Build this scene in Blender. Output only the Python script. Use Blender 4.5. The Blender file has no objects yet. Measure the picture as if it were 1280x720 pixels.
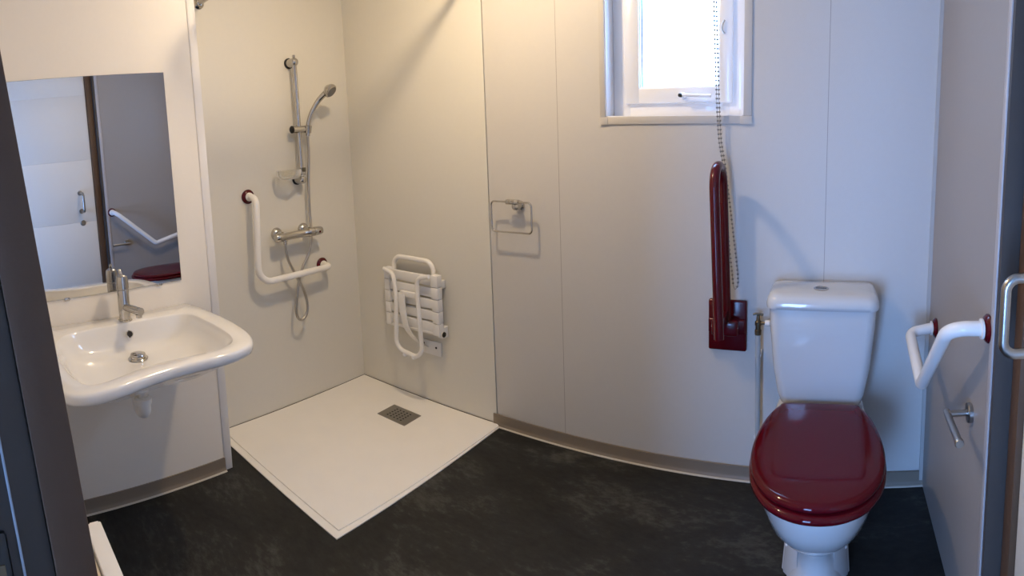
import bpy, bmesh, math, random
from math import sin, cos, pi, radians
from mathutils import Vector, Matrix
C = bpy.context.scene.collection
random.seed(4)

# ------------------------------------------------------------------ room sizes (metres)
XL = -2.3586      # shower side wall
XS = -2.071       # basin wall face
YS = 0.9986       # end of the basin wall
YB = 2.0232       # back wall
XR = 0.3886       # right wall
YE = 1.208        # end of the right wall / door frame
YF = 0.045        # front wall, room side
HC = 2.36         # ceiling
EYE = 1.37

# ------------------------------------------------------------------ materials
def mat(name, col, rough=0.5, metal=0.0, coat=0.0, spec=0.5, bump=0.0, bscale=200.0, var=0.0, vscale=4.0, trans=0.0, ior=1.45, sss=0.0):
    m = bpy.data.materials.new(name); m.use_nodes = True
    nt = m.node_tree; b = nt.nodes['Principled BSDF']
    b.inputs['Base Color'].default_value = (*col, 1)
    b.inputs['Roughness'].default_value = rough
    b.inputs['Metallic'].default_value = metal
    b.inputs['Coat Weight'].default_value = coat
    b.inputs['Coat Roughness'].default_value = 0.05
    b.inputs['Specular IOR Level'].default_value = spec
    b.inputs['Transmission Weight'].default_value = trans
    b.inputs['IOR'].default_value = ior
    tc = nt.nodes.new('ShaderNodeTexCoord')
    if var > 0:
        n = nt.nodes.new('ShaderNodeTexNoise'); n.inputs['Scale'].default_value = vscale; n.inputs['Detail'].default_value = 4
        nt.links.new(tc.outputs['Object'], n.inputs['Vector'])
        mx = nt.nodes.new('ShaderNodeMix'); mx.data_type = 'RGBA'
        mx.inputs[6].default_value = (*[c*(1-var) for c in col], 1)
        mx.inputs[7].default_value = (*[min(1, c*(1+var)) for c in col], 1)
        nt.links.new(n.outputs['Fac'], mx.inputs[0]); nt.links.new(mx.outputs[2], b.inputs['Base Color'])
    if bump > 0:
        n = nt.nodes.new('ShaderNodeTexNoise'); n.inputs['Scale'].default_value = bscale; n.inputs['Detail'].default_value = 2
        nt.links.new(tc.outputs['Object'], n.inputs['Vector'])
        bp = nt.nodes.new('ShaderNodeBump'); bp.inputs['Strength'].default_value = bump; bp.inputs['Distance'].default_value = 0.001
        nt.links.new(n.outputs['Fac'], bp.inputs['Height']); nt.links.new(bp.outputs['Normal'], b.inputs['Normal'])
    return m

WALLC = (0.60, 0.575, 0.535)
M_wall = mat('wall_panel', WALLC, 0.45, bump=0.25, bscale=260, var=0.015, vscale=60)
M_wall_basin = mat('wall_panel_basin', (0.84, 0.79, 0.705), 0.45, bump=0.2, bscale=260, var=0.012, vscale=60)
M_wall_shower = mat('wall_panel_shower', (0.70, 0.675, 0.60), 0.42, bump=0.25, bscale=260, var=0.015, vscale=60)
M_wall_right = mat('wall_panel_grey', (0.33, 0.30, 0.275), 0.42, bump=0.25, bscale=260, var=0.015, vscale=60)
M_ceil = mat('ceiling_paint', (0.80, 0.79, 0.77), 0.8)
M_trim = mat('trim_white', (0.80, 0.775, 0.74), 0.4)
M_seal = mat('joint_line', (0.30, 0.28, 0.25), 0.6)
M_base = mat('vinyl_skirting', (0.22, 0.18, 0.135), 0.45, var=0.06, vscale=12)
M_base_edge = mat('skirting_seal', (0.52, 0.48, 0.41), 0.5)
M_tray = mat('tray_stone', (0.88, 0.855, 0.80), 0.62, bump=0.5, bscale=320, var=0.03, vscale=9)
M_upvc = mat('window_upvc', (0.86, 0.87, 0.90), 0.25, coat=0.3)
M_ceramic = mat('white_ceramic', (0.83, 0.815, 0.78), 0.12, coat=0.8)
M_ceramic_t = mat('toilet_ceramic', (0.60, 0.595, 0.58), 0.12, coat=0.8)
M_plastic = mat('white_plastic', (0.80, 0.79, 0.77), 0.35)
M_powder = mat('white_powder_coat', (0.84, 0.82, 0.78), 0.28, coat=0.4)
M_red = mat('burgundy_plastic', (0.08, 0.0025, 0.006), 0.16, spec=0.4)
M_redseat = mat('burgundy_lacquer', (0.08, 0.0025, 0.006), 0.06, spec=0.3)
M_chrome = mat('chrome', (0.54, 0.52, 0.49), 0.10, metal=1.0)
M_steel = mat('brushed_steel', (0.40, 0.385, 0.36), 0.30, metal=1.0, bump=0.1, bscale=500)
M_brass = mat('aged_brass', (0.15, 0.12, 0.08), 0.35, metal=1.0)
M_hose = mat('metal_hose', (0.50, 0.47, 0.42), 0.32, metal=0.9)
M_pipe = mat('painted_pipe', (0.40, 0.42, 0.42), 0.35)
M_black = mat('black_rubber', (0.015, 0.015, 0.015), 0.5)
M_hole = mat('dark_hole', (0.02, 0.018, 0.016), 0.7)
M_frame = mat('brown_door_frame', (0.11, 0.058, 0.030), 0.5, var=0.05, vscale=30, bump=0.15, bscale=300)
M_frame_g = mat('grey_door_frame', (0.062, 0.050, 0.042), 0.5, var=0.05, vscale=30)
M_seal_b = mat('pale_door_seal', (0.42, 0.48, 0.55), 0.4)
M_door = mat('white_door', (0.84, 0.81, 0.74), 0.45, bump=0.2, bscale=120)
M_cream = mat('cream_enamel', (0.70, 0.62, 0.48), 0.35)
M_white = mat('white_enamel', (0.86, 0.85, 0.83), 0.3)
M_chain = mat('chain_beads', (0.26, 0.25, 0.235), 0.35)
M_fabric = mat('blind_fabric', (0.75, 0.74, 0.72), 0.9)
M_mirror = mat('mirror_glass', (0.74, 0.74, 0.74), 0.01, metal=1.0)
M_mirror_edge = mat('mirror_edge', (0.18, 0.2, 0.19), 0.2)

def floor_mat():
    m = bpy.data.materials.new('charcoal_vinyl'); m.use_nodes = True
    nt = m.node_tree; b = nt.nodes['Principled BSDF']; L = nt.links.new
    tc = nt.nodes.new('ShaderNodeTexCoord')
    mp = nt.nodes.new('ShaderNodeMapping'); mp.inputs['Rotation'].default_value = (0, 0, 0.5); mp.inputs['Scale'].default_value = (1.0, 2.0, 1)
    L(tc.outputs['Object'], mp.inputs['Vector'])
    n1 = nt.nodes.new('ShaderNodeTexNoise'); n1.inputs['Scale'].default_value = 2.3; n1.inputs['Detail'].default_value = 6; n1.inputs['Roughness'].default_value = 0.6; n1.inputs['Distortion'].default_value = 0.7
    n2 = nt.nodes.new('ShaderNodeTexNoise'); n2.inputs['Scale'].default_value = 22; n2.inputs['Detail'].default_value = 8; n2.inputs['Roughness'].default_value = 0.7
    L(mp.outputs['Vector'], n1.inputs['Vector']); L(mp.outputs['Vector'], n2.inputs['Vector'])
    mx = nt.nodes.new('ShaderNodeMix'); mx.data_type = 'FLOAT'; mx.inputs[0].default_value = 0.42
    L(n1.outputs['Fac'], mx.inputs[2]); L(n2.outputs['Fac'], mx.inputs[3])
    cr = nt.nodes.new('ShaderNodeValToRGB')
    e = cr.color_ramp.elements
    e[0].position = 0.38; e[0].color = (0.0065, 0.0068, 0.0066, 1)
    e[1].position = 0.70; e[1].color = (0.085, 0.085, 0.076, 1)
    k = cr.color_ramp.elements.new(0.52); k.color = (0.018, 0.0185, 0.0172, 1)
    L(mx.outputs[0], cr.inputs['Fac']); L(cr.outputs['Color'], b.inputs['Base Color'])
    b.inputs['Roughness'].default_value = 0.55; b.inputs['Specular IOR Level'].default_value = 0.3
    bp = nt.nodes.new('ShaderNodeBump'); bp.inputs['Strength'].default_value = 0.25; bp.inputs['Distance'].default_value = 0.002
    L(n2.outputs['Fac'], bp.inputs['Height']); L(bp.outputs['Normal'], b.inputs['Normal'])
    return m
M_floor = floor_mat()

def glass_mat(name='window_glass', tint=(0.95, 0.97, 1, 1)):
    m = bpy.data.materials.new(name); m.use_nodes = True
    nt = m.node_tree; nt.nodes.clear(); L = nt.links.new
    o = nt.nodes.new('ShaderNodeOutputMaterial'); t = nt.nodes.new('ShaderNodeBsdfTransparent'); g = nt.nodes.new('ShaderNodeBsdfGlossy')
    t.inputs[0].default_value = tint; g.inputs['Roughness'].default_value = 0.03
    mx = nt.nodes.new('ShaderNodeMixShader'); mx.inputs[0].default_value = 0.06
    L(t.outputs[0], mx.inputs[1]); L(g.outputs[0], mx.inputs[2]); L(mx.outputs[0], o.inputs[0])
    return m
M_glass = glass_mat()
M_glass_f = glass_mat('frosted_window_glass', (0.78, 0.76, 0.72, 1))

def clear_mat():
    m = bpy.data.materials.new('clear_plastic'); m.use_nodes = True
    nt = m.node_tree; nt.nodes.clear(); L = nt.links.new
    o = nt.nodes.new('ShaderNodeOutputMaterial'); t = nt.nodes.new('ShaderNodeBsdfTransparent'); g = nt.nodes.new('ShaderNodeBsdfPrincipled')
    t.inputs[0].default_value = (0.93, 0.93, 0.91, 1); g.inputs['Base Color'].default_value = (0.8, 0.79, 0.76, 1); g.inputs['Roughness'].default_value = 0.1
    fr = nt.nodes.new('ShaderNodeLayerWeight'); fr.inputs[0].default_value = 0.55
    mx = nt.nodes.new('ShaderNodeMixShader')
    L(fr.outputs['Facing'], mx.inputs[0]); L(t.outputs[0], mx.inputs[1]); L(g.outputs[0], mx.inputs[2]); L(mx.outputs[0], o.inputs[0])
    return m
M_clear = clear_mat()

def emit(name, col, s):
    m = bpy.data.materials.new(name); m.use_nodes = True
    b = m.node_tree.nodes['Principled BSDF']; b.inputs['Base Color'].default_value = (0.9, 0.88, 0.8, 1)
    b.inputs['Emission Color'].default_value = (*col, 1); b.inputs['Emission Strength'].default_value = s
    return m

# ------------------------------------------------------------------ mesh helpers
def finish(name, bm, m, parent=None, smooth=True, angle=40):
    me = bpy.data.meshes.new(name)
    bmesh.ops.recalc_face_normals(bm, faces=bm.faces)
    if smooth:
        for f in bm.faces: f.smooth = True
        ca = cos(radians(angle))
        for e in bm.edges:
            if len(e.link_faces) == 2 and e.link_faces[0].normal.dot(e.link_faces[1].normal) < ca: e.smooth = False
    bm.to_mesh(me); bm.free()
    me.materials.append(m)
    o = bpy.data.objects.new(name, me); C.objects.link(o)
    if parent is not None: o.parent = parent
    return o

def box_bm(lo, hi, bev=0.0, seg=2, bm=None):
    own = bm is None
    t = bmesh.new()
    bmesh.ops.create_cube(t, size=1)
    for v in t.verts:
        v.co = Vector(((lo[i]+hi[i])/2 + v.co[i]*(hi[i]-lo[i])) for i in range(3))
    if bev > 0: bmesh.ops.bevel(t, geom=list(t.edges), offset=bev, segments=seg, affect='EDGES', profile=0.5)
    if own: return t
    merge(bm, t); return bm

def merge(bm, t, mtx=None):
    if mtx is not None: bmesh.ops.transform(t, matrix=mtx, verts=t.verts)
    vs = [bm.verts.new(v.co) for v in t.verts]
    t.verts.index_update()
    for f in t.faces:
        try: bm.faces.new([vs[v.index] for v in f.verts])
        except ValueError: pass
    t.free()

def box(name, lo, hi, m, parent=None, bev=0.0, seg=2):
    return finish(name, box_bm(lo, hi, bev, seg), m, parent)

def fillet(pts, r, n=8):
    pts = [Vector(p) for p in pts]; out = [pts[0]]
    for i in range(1, len(pts)-1):
        p0, p1, p2 = pts[i-1], pts[i], pts[i+1]
        rr = r[i-1] if isinstance(r, (list, tuple)) else r
        a = (p0-p1).normalized(); b = (p2-p1).normalized()
        ang = a.angle(b)
        if ang > pi-0.02 or rr <= 0: out.append(p1); continue
        d = min(rr/math.tan(ang/2), (p0-p1).length*0.49, (p2-p1).length*0.49)
        r2 = d*math.tan(ang/2); c = p1 + (a+b).normalized()*(r2/sin(ang/2))
        s = p1+a*d-c; e = p1+b*d-c; th = s.angle(e)
        for k in range(n+1):
            t = k/n
            out.append(c + (s*sin((1-t)*th)+e*sin(t*th))/sin(th))
    out.append(pts[-1]); return out

def spline(pts, n=8, closed=False):
    pts = [Vector(p) for p in pts]; out = []; N = len(pts)
    rng = range(N) if closed else range(N-1)
    for i in rng:
        if closed: p0, p1, p2, p3 = pts[(i-1) % N], pts[i], pts[(i+1) % N], pts[(i+2) % N]
        else: p0, p1, p2, p3 = pts[max(i-1, 0)], pts[i], pts[i+1], pts[min(i+2, N-1)]
        for k in range(n):
            t = k/n
            out.append(0.5*((2*p1)+(p2-p0)*t+(2*p0-5*p1+4*p2-p3)*t*t+(3*p1-p0-3*p2+p3)*t**3))
    if not closed: out.append(pts[-1])
    return out

def tube_bm(path, r, seg=16, closed=False, caps=True, bm=None, rad=None):
    own = bm is None
    if own: bm = bmesh.new()
    path = [Vector(p) for p in path]
    cl = [path[0]]
    for p in path[1:]:
        if (p-cl[-1]).length > 1e-5: cl.append(p)
    path = cl
    if closed and (path[0]-path[-1]).length < 1e-5: path.pop()
    n = len(path); rings = []
    def tan(i):
        if closed: return (path[(i+1) % n]-path[(i-1) % n]).normalized()
        return (path[min(i+1, n-1)]-path[max(i-1, 0)]).normalized()
    t0 = tan(0); u = t0.orthogonal().normalized()
    for i in range(n):
        t = tan(i)
        u = (u - t*u.dot(t)).normalized(); w = t.cross(u)
        rr = r if rad is None else rad[min(i, len(rad)-1)]
        rings.append([bm.verts.new(path[i] + (u*cos(2*pi*k/seg)+w*sin(2*pi*k/seg))*rr) for k in range(seg)])
    m = n if closed else n-1
    for i in range(m):
        a, b = rings[i], rings[(i+1) % n]
        off = 0
        if closed and i == n-1:
            off = min(range(seg), key=lambda q: (a[0].co-b[q].co).length)
        for k in range(seg):
            bm.faces.new([a[k], a[(k+1) % seg], b[(k+1+off) % seg], b[(k+off) % seg]])
    if caps and not closed:
        bm.faces.new(rings[0]); bm.faces.new(rings[-1])
    return bm

def tube(name, path, r, m, parent=None, seg=16, closed=False, rad=None):
    return finish(name, tube_bm(path, r, seg, closed, rad=rad), m, parent, angle=50)

def lathe_bm(prof, origin, axis, seg=28, bm=None):
    """prof: list of (radius, distance along axis)"""
    own = bm is None
    if own: bm = bmesh.new()
    a = Vector(axis).normalized(); u = a.orthogonal().normalized(); w = a.cross(u); o = Vector(origin)
    rings = []
    for r, h in prof:
        if r < 1e-6: rings.append([bm.verts.new(o+a*h)])
        else: rings.append([bm.verts.new(o+a*h+(u*cos(2*pi*k/seg)+w*sin(2*pi*k/seg))*r) for k in range(seg)])
    for i in range(len(rings)-1):
        A, B = rings[i], rings[i+1]
        for k in range(seg):
            k2 = (k+1) % seg
            if len(A) == 1 and len(B) == 1: continue
            if len(A) == 1: bm.faces.new([A[0], B[k], B[k2]])
            elif len(B) == 1: bm.faces.new([A[k], A[k2], B[0]])
            else: bm.faces.new([A[k], A[k2], B[k2], B[k]])
    if len(rings[0]) > 1: bm.faces.new(rings[0])
    if len(rings[-1]) > 1: bm.faces.new(rings[-1])
    return bm

def lathe(name, prof, origin, axis, m, parent=None, seg=28, angle=40):
    return finish(name, lathe_bm(prof, origin, axis, seg), m, parent, angle=angle)

def loft_bm(loops, cap0=True, cap1=True, bm=None):
    if bm is None: bm = bmesh.new()
    rings = [[bm.verts.new(p) for p in lp] for lp in loops]
    n = len(rings[0])
    for i in range(len(rings)-1):
        for k in range(n):
            bm.faces.new([rings[i][k], rings[i][(k+1) % n], rings[i+1][(k+1) % n], rings[i+1][k]])
    if cap0: bm.faces.new(rings[0])
    if cap1: bm.faces.new(rings[-1])
    return bm

def thing(name, label, cat, loc=(0, 0, 0), group=None, kind=None):
    o = bpy.data.objects.new(name, None); C.objects.link(o); o.location = loc
    o.empty_display_size = 0.05
    if label: o['label'] = label
    if cat: o['category'] = cat
    if group: o['group'] = group
    if kind: o['kind'] = kind
    return o

def adopt(root):
    """children were modelled in room coordinates: keep them there under a moved root"""
    bpy.context.view_layer.update()
    def fix(o):
        for ch in o.children:
            ch.matrix_parent_inverse = Matrix.Identity(4)
    inv = Matrix.Translation(-root.location)
    for ch in root.children:
        if ch.type == 'MESH': ch.data.transform(inv)
        for g in ch.children:
            if g.type == 'MESH': g.data.transform(inv)

def tag(o, label, cat, group=None):
    o['label'] = label; o['category'] = cat
    if group: o['group'] = group
    return o

def struct(o, label=None, cat=None):
    o['kind'] = 'structure'
    if label: o['label'] = label
    if cat: o['category'] = cat
    return o

def origin_to(o, p):
    p = Vector(p); o.data.transform(Matrix.Translation(-p)); o.location = p
    return o

# ================================================================== SETTING
f = struct(box('floor', (XL-0.1, YF-0.06, -0.05), (1.3, YB+0.1, 0), M_floor), 'charcoal marbled vinyl floor of the wet room', 'floor')
hf = struct(box('floor_hall', (-1.6, -1.2, -0.05), (1.3, YF-0.06, -0.001), mat('hall_laminate', (0.25, 0.2, 0.15), 0.5)), 'floor of the hall outside the wet room', 'floor')
struct(box('ceiling', (XL-0.1, -1.2, HC), (1.3, YB+0.1, HC+0.08), M_ceil), 'white ceiling over wet room and hall', 'ceiling')

# back wall with the window opening (four boxes joined in one mesh), joint lines in the surface
WX0, WX1, WZ0, WZ1 = -0.864, -0.322, 1.412, 2.02
bm = bmesh.new()
xa, xb = -1.436, 0.60
for lo, hi in (((xa, YB, 0), (WX0, YB+0.12, HC)), ((WX1, YB, 0), (xb, YB+0.12, HC)), ((WX0, YB, 0), (WX1, YB+0.12, WZ0)), ((WX0, YB, WZ1), (WX1, YB+0.12, HC))):
    box_bm(lo, hi, bm=bm)
def seam_wall(base, name, seams):
    m = base.copy(); m.name = name; nt = m.node_tree; b = nt.nodes['Principled BSDF']; L = nt.links.new
    tc = nt.nodes.new('ShaderNodeTexCoord'); sx = nt.nodes.new('ShaderNodeSeparateXYZ'); L(tc.outputs['Object'], sx.inputs[0])
    tot = None
    for s, w in seams:
        d = nt.nodes.new('ShaderNodeMath'); d.operation = 'SUBTRACT'; L(sx.outputs[0], d.inputs[0]); d.inputs[1].default_value = s
        a = nt.nodes.new('ShaderNodeMath'); a.operation = 'ABSOLUTE'; L(d.outputs[0], a.inputs[0])
        c = nt.nodes.new('ShaderNodeMath'); c.operation = 'LESS_THAN'; L(a.outputs[0], c.inputs[0]); c.inputs[1].default_value = w
        if tot is None: tot = c
        else:
            q = nt.nodes.new('ShaderNodeMath'); q.operation = 'MAXIMUM'; L(tot.outputs[0], q.inputs[0]); L(c.outputs[0], q.inputs[1]); tot = q
    mx = nt.nodes.new('ShaderNodeMix'); mx.data_type = 'RGBA'; L(tot.outputs[0], mx.inputs[0])
    src = b.inputs['Base Color'].links[0].from_socket
    L(src, mx.inputs[6]); mx.inputs[7].default_value = (0.33, 0.30, 0.27, 1); L(mx.outputs[2], b.inputs['Base Color'])
    return m
wb = struct(finish('wall_back', bm, seam_wall(M_wall, 'wall_panel_joints', [(-1.080, 0.0011), (-0.015, 0.0011)]), smooth=False), 'off-white panelled back wall with the window', 'wall')
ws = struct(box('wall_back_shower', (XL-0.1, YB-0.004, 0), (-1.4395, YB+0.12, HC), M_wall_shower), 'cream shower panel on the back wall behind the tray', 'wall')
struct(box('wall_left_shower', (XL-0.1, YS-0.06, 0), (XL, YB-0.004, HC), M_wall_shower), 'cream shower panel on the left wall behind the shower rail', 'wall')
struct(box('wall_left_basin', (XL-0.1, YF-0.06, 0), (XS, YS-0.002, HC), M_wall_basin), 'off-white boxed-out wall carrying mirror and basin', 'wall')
struct(box('trim_1', (XS-0.06, 0.963, 0.0), (XS+0.004, YS, HC), M_trim, bev=0.0015), 'white edge strip on the end of the basin wall', 'trim')
struct(box('trim_2', (XR-0.013, YB-0.010, 0.0), (XR, YB, HC), mat('corner_trim', (0.46, 0.44, 0.41), 0.5)), 'thin strip in the right-hand corner of the back wall', 'trim')
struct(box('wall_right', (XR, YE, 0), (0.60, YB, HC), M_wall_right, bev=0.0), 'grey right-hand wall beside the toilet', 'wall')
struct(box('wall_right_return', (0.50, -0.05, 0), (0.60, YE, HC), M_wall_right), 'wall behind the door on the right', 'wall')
struct(box('trim_3', (XR-0.004, YE-0.004, 0.0), (XR+0.012, YE+0.022, HC), mat('corner_bead', (0.45, 0.42, 0.41), 0.35), bev=0.003), 'pale edge bead where the right wall meets the door frame', 'trim')
# front wall with the doorway the picture is taken from
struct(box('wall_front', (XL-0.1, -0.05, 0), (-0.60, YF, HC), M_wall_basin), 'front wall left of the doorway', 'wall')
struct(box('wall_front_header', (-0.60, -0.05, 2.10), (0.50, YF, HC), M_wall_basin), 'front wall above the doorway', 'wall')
# hall
hm = mat('hall_paint', (0.62, 0.62, 0.62), 0.8)
struct(box('wall_hall_left', (-1.7, -1.2, 0), (-1.6, -0.05, HC), hm), 'left wall of the hall', 'wall')
struct(box('wall_hall_right', (1.2, -1.2, 0), (1.3, -0.05, HC), hm), 'right wall of the hall', 'wall')
struct(box('wall_hall_front', (0.60, -0.05, 0), (1.3, YF, HC), hm), 'hall wall right of the doorway', 'wall')
bm = bmesh.new()
HX0, HX1, HZ0, HZ1 = -0.90, -0.29, 0.10, 1.62  # opening shaped so the left jamb cuts off the added daylight
for lo, hi in (((-1.7, -1.3, 0), (HX0, -1.2, HC)), ((HX1, -1.3, 0), (1.3, -1.2, HC)), ((HX0, -1.3, 0), (HX1, -1.2, HZ0)), ((HX0, -1.3, HZ1), (HX1, -1.2, HC))):
    box_bm(lo, hi, bm=bm)
struct(finish('wall_hall_back', bm, hm, smooth=False), 'hall wall with an added window behind the viewer', 'wall')
w2 = thing('window_hall_added', 'unseen white window added in the hall for blue daylight', 'window', (0, -1.25, 0), kind='structure')  # unseen window, added to send blue daylight through the doorway
bm = bmesh.new()
for lo, hi in (((HX0, -1.28, HZ0), (HX0+0.05, -1.22, HZ1)), ((HX1-0.05, -1.28, HZ0), (HX1, -1.22, HZ1)), ((HX0, -1.28, HZ0), (HX1, -1.22, HZ0+0.05)), ((HX0, -1.28, HZ1-0.05), (HX1, -1.22, HZ1))):
    box_bm(lo, hi, bev=0.004, bm=bm)
finish('frame', bm, M_upvc, w2); box('glass_pane', (HX0+0.05, -1.252, HZ0+0.05), (HX1-0.05, -1.248, HZ1-0.05), M_glass, w2); adopt(w2)

# skirting: coved vinyl strip (profile swept along the wall)
def skirting(name, p0, p1, nrm, h, label):
    p0, p1, n = Vector(p0), Vector(p1), Vector(nrm)
    prof = [(0.0, h), (0.0045, h-0.001), (0.0055, 0.018), (0.008, 0.008), (0.013, 0.003), (0.014, 0.0), (0.0, 0.0)]
    bm = loft_bm([[p + n*a + Vector((0, 0, b)) for a, b in prof] for p in (p0, p1)])
    o = struct(finish(name, bm, M_base, angle=60), label, 'skirting')
    e = loft_bm([[p + n*a + Vector((0, 0, b)) for a, b in [(0.0135, 0), (0.0125, 0.0045), (0.0175, 0.003), (0.019, 0)]] for p in (p0, p1)])
    finish('sealant', e, M_base_edge, o)
    return o
skirting('baseboard_back', (-1.455, YB-0.0045, 0), (XR, YB-0.0045, 0), (0, -1, 0), 0.056, 'taupe vinyl skirting along the back wall')
skirting('baseboard_left', (XS, YF, 0), (XS, 0.966, 0), (1, 0, 0), 0.056, 'taupe vinyl skirting under the basin')

# window 1 -----------------------------------------------------------
w1 = thing('window_1', 'small white plastic window high on the back wall', 'window', (-0.59, YB, WZ0), kind='structure')
M_arch = mat('window_trim', (0.56, 0.53, 0.49), 0.45)
bm = bmesh.new()  # flat architrave round the opening
T = 0.0295
box_bm((WX0-0.023, YB-0.006, WZ0-T), (WX1+T, YB, WZ0), 0.0015, bm=bm)
box_bm((WX0-0.023, YB-0.006, WZ0), (WX0, YB, WZ1+T), 0.0015, bm=bm)
box_bm((WX1, YB-0.006, WZ0), (WX1+T, YB, WZ1+T), 0.0015, bm=bm)
box_bm((WX0, YB-0.006, WZ1), (WX1, YB, WZ1+T), 0.0015, bm=bm)
finish('architrave', bm, M_arch, w1)
bm = bmesh.new()  # corner covers
for x0, x1 in ((WX0-0.025, WX0+0.010), (WX1-0.012, WX1+T+0.002)):
    box_bm((x0, YB-0.0075, WZ0-T-0.001), (x1, YB-0.0055, WZ0-0.0005 if x0 < -0.7 else WZ0+0.012 if False else WZ0-0.0005), 0.0005, bm=bm)
finish('corner_cover', bm, M_arch, w1)
FD = YB+0.062  # frame face depth
def ringframe(name, x0, x1, z0, z1, w, y0, y1, m, parent, bev=0.004):
    bm = bmesh.new()
    wl, wr, wbm, wt = w
    box_bm((x0, y0, z0), (x0+wl, y1, z1), bev, bm=bm); box_bm((x1-wr, y0, z0), (x1, y1, z1), bev, bm=bm)
    box_bm((x0+wl-bev, y0, z0), (x1-wr+bev, y1, z0+wbm), bev, bm=bm); box_bm((x0+wl-bev, y0, z1-wt), (x1-wr+bev, y1, z1), bev, bm=bm)
    return finish(name, bm, m, parent)
lin = bmesh.new()
for lo, hi in (((WX0, YB-0.001, WZ0), (WX0+0.004, YB+0.12, WZ1)), ((WX1-0.004, YB-0.001, WZ0), (WX1, YB+0.12, WZ1)), ((WX0, YB-0.001, WZ0), (WX1, YB+0.12, WZ0+0.004)), ((WX0, YB-0.001, WZ1-0.004), (WX1, YB+0.12, WZ1))):
    box_bm(lo, hi, bm=lin)
finish('reveal_lining', lin, M_upvc, w1, smooth=False)
ringframe('outer_frame', WX0+0.004, WX1-0.004, WZ0+0.004, WZ1-0.004, (0.072, 0.066, 0.064, 0.06), FD+0.012, FD+0.055, M_upvc, w1)
sash = ringframe('sash', -0.806, -0.376, 1.462, WZ1-0.036, (0.062, 0.052, 0.062, 0.06), FD-0.004, FD+0.04, M_upvc, w1, 0.006)
ringframe('glazing_bead', -0.750, -0.422, 1.518, WZ1-0.09, (0.010, 0.010, 0.010, 0.01), FD+0.002, FD+0.03, M_upvc, sash, 0.003)
ringframe('rubber_gasket', -0.7412, -0.431, 1.5275, WZ1-0.1, (0.0045, 0.001, 0.001, 0.0028), FD+0.016, FD+0.021, mat('blue_gasket', (0.02, 0.06, 0.16), 0.5), sash, 0.0)
box('glass_pane', (-0.742, FD+0.022, 1.526), (-0.430, FD+0.026, WZ1-0.098), M_glass_f, w1)
hd = finish('window_handle', lathe_bm([(0.0, 0), (0.014, 0.0), (0.014, 0.006), (0.009, 0.010), (0.009, 0.022), (0.0, 0.022)], (-0.566, FD-0.004, 1.490), (0, -1, 0)), M_upvc, w1)
bm = tube_bm(spline([(-0.572, FD-0.026, 1.490), (-0.555, FD-0.030, 1.490), (-0.50, FD-0.030, 1.488), (-0.452, FD-0.027, 1.487)], 5), 0.0065, 12)
finish('lever', bm, M_upvc, hd)
finish('lever_cap', lathe_bm([(0.0, 0), (0.0075, 0.0), (0.008, 0.006), (0.0065, 0.011), (0.0, 0.012)], (-0.568, FD-0.028, 1.490), (-0.5, -1, 0)), M_black, hd)
tube('stay', spline([(-0.405, FD-0.010, 1.765), (-0.412, FD-0.013, 1.75), (-0.413, FD-0.013, 1.73), (-0.405, FD-0.010, 1.715)], 5), 0.003, M_steel, w1, 8)
adopt(w1)

# door 1 in the right wall ------------------------------------------------
d1 = thing('door_1', 'white grooved door in a dark frame on the right', 'door', (0.45, 0.7, 0), kind='structure')
bm = bmesh.new()
box_bm((XR, YE-0.020, 0), (0.50, YE-0.001, HC), 0.0, bm=bm)          # reveal lining
finish('frame_lining', bm, M_frame_g, d1)
bm = bmesh.new()
box_bm((0.432, 1.135, 0), (0.50, YE-0.0205, HC), 0.002, bm=bm); box_bm((0.432, 0.10, 2.12), (0.50, 1.1345, HC), 0.002, bm=bm)
finish('frame_post', bm, M_frame, d1)
DX = 0.447
leaf = bmesh.new()
zs = [0.01, 0.315, 0.844, 1.368, 1.909, 2.11]
for a, b in zip(zs[:-1], zs[1:]):
    box_bm((DX, 0.12, a+0.001), (0.49, 1.131, b-0.001), 0.0015, bm=leaf)
lf = finish('door_leaf', leaf, M_door, d1)
finish('core', box_bm((DX+0.004, 0.121, 0.012), (0.488, 1.130, 2.108)), M_door, lf, smooth=False)
HY, HZA, HZB = 1.010, 1.094, 0.940
bar = fillet([(DX, HY-0.004, HZA), (XR-0.044, HY, HZA), (XR-0.044, HY, HZB), (DX, HY-0.004, HZB)], 0.026, 10)
pull = finish('pull_handle', tube_bm(bar, 0.0105, 18), M_steel, d1)
for z in (HZA, HZB):
    finish('rose', lathe_bm([(0, 0), (0.021, 0), (0.021, 0.005), (0.019, 0.008), (0, 0.008)], (DX+0.0005, HY-0.004, z), (-1, 0, 0)), M_steel, pull)
finish('thumb_turn', lathe_bm([(0, 0), (0.024, 0), (0.024, 0.006), (0.02, 0.010), (0, 0.010)], (DX+0.0005, HY, 0.84), (-1, 0, 0)), M_steel, d1)
adopt(d1)

# doorway lining beside the camera (left), leaning a little like in the photograph ----
d2 = thing('door_2', 'dark brown door frame of the doorway, close on the left', 'door frame', (-0.5, 0.0, 0), kind='structure')
def lean(bm, ys):
    # upright member slightly out of plumb
    for v in bm.verts: v.co.y += (EYE - v.co.z)*ys
    return bm
LN = 0.083
bm = box_bm((-0.56, 0.021, 0), (-0.500, 0.0590, 2.10), 0.0012); finish('frame_stop', lean(bm, LN), M_frame, d2)
bm = box_bm((-0.60, -0.16, 0), (-0.507, 0.0205, 2.10), 0.001); lin_o = finish('frame_lining', lean(bm, LN), M_frame_g, d2)
bm = box_bm((-0.5075, -0.0090, 0.0), (-0.5045, -0.0065, 2.10), 0.0004); finish('seal_strip', lean(bm, LN), M_seal_b, d2)
sp = finish('strike_plate', lean(box_bm((-0.508, -0.046, 0.93), (-0.503, -0.018, 1.035), 0.004), LN), mat('dark_metal', (0.05, 0.05, 0.05), 0.4, metal=0.6), d2)
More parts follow.
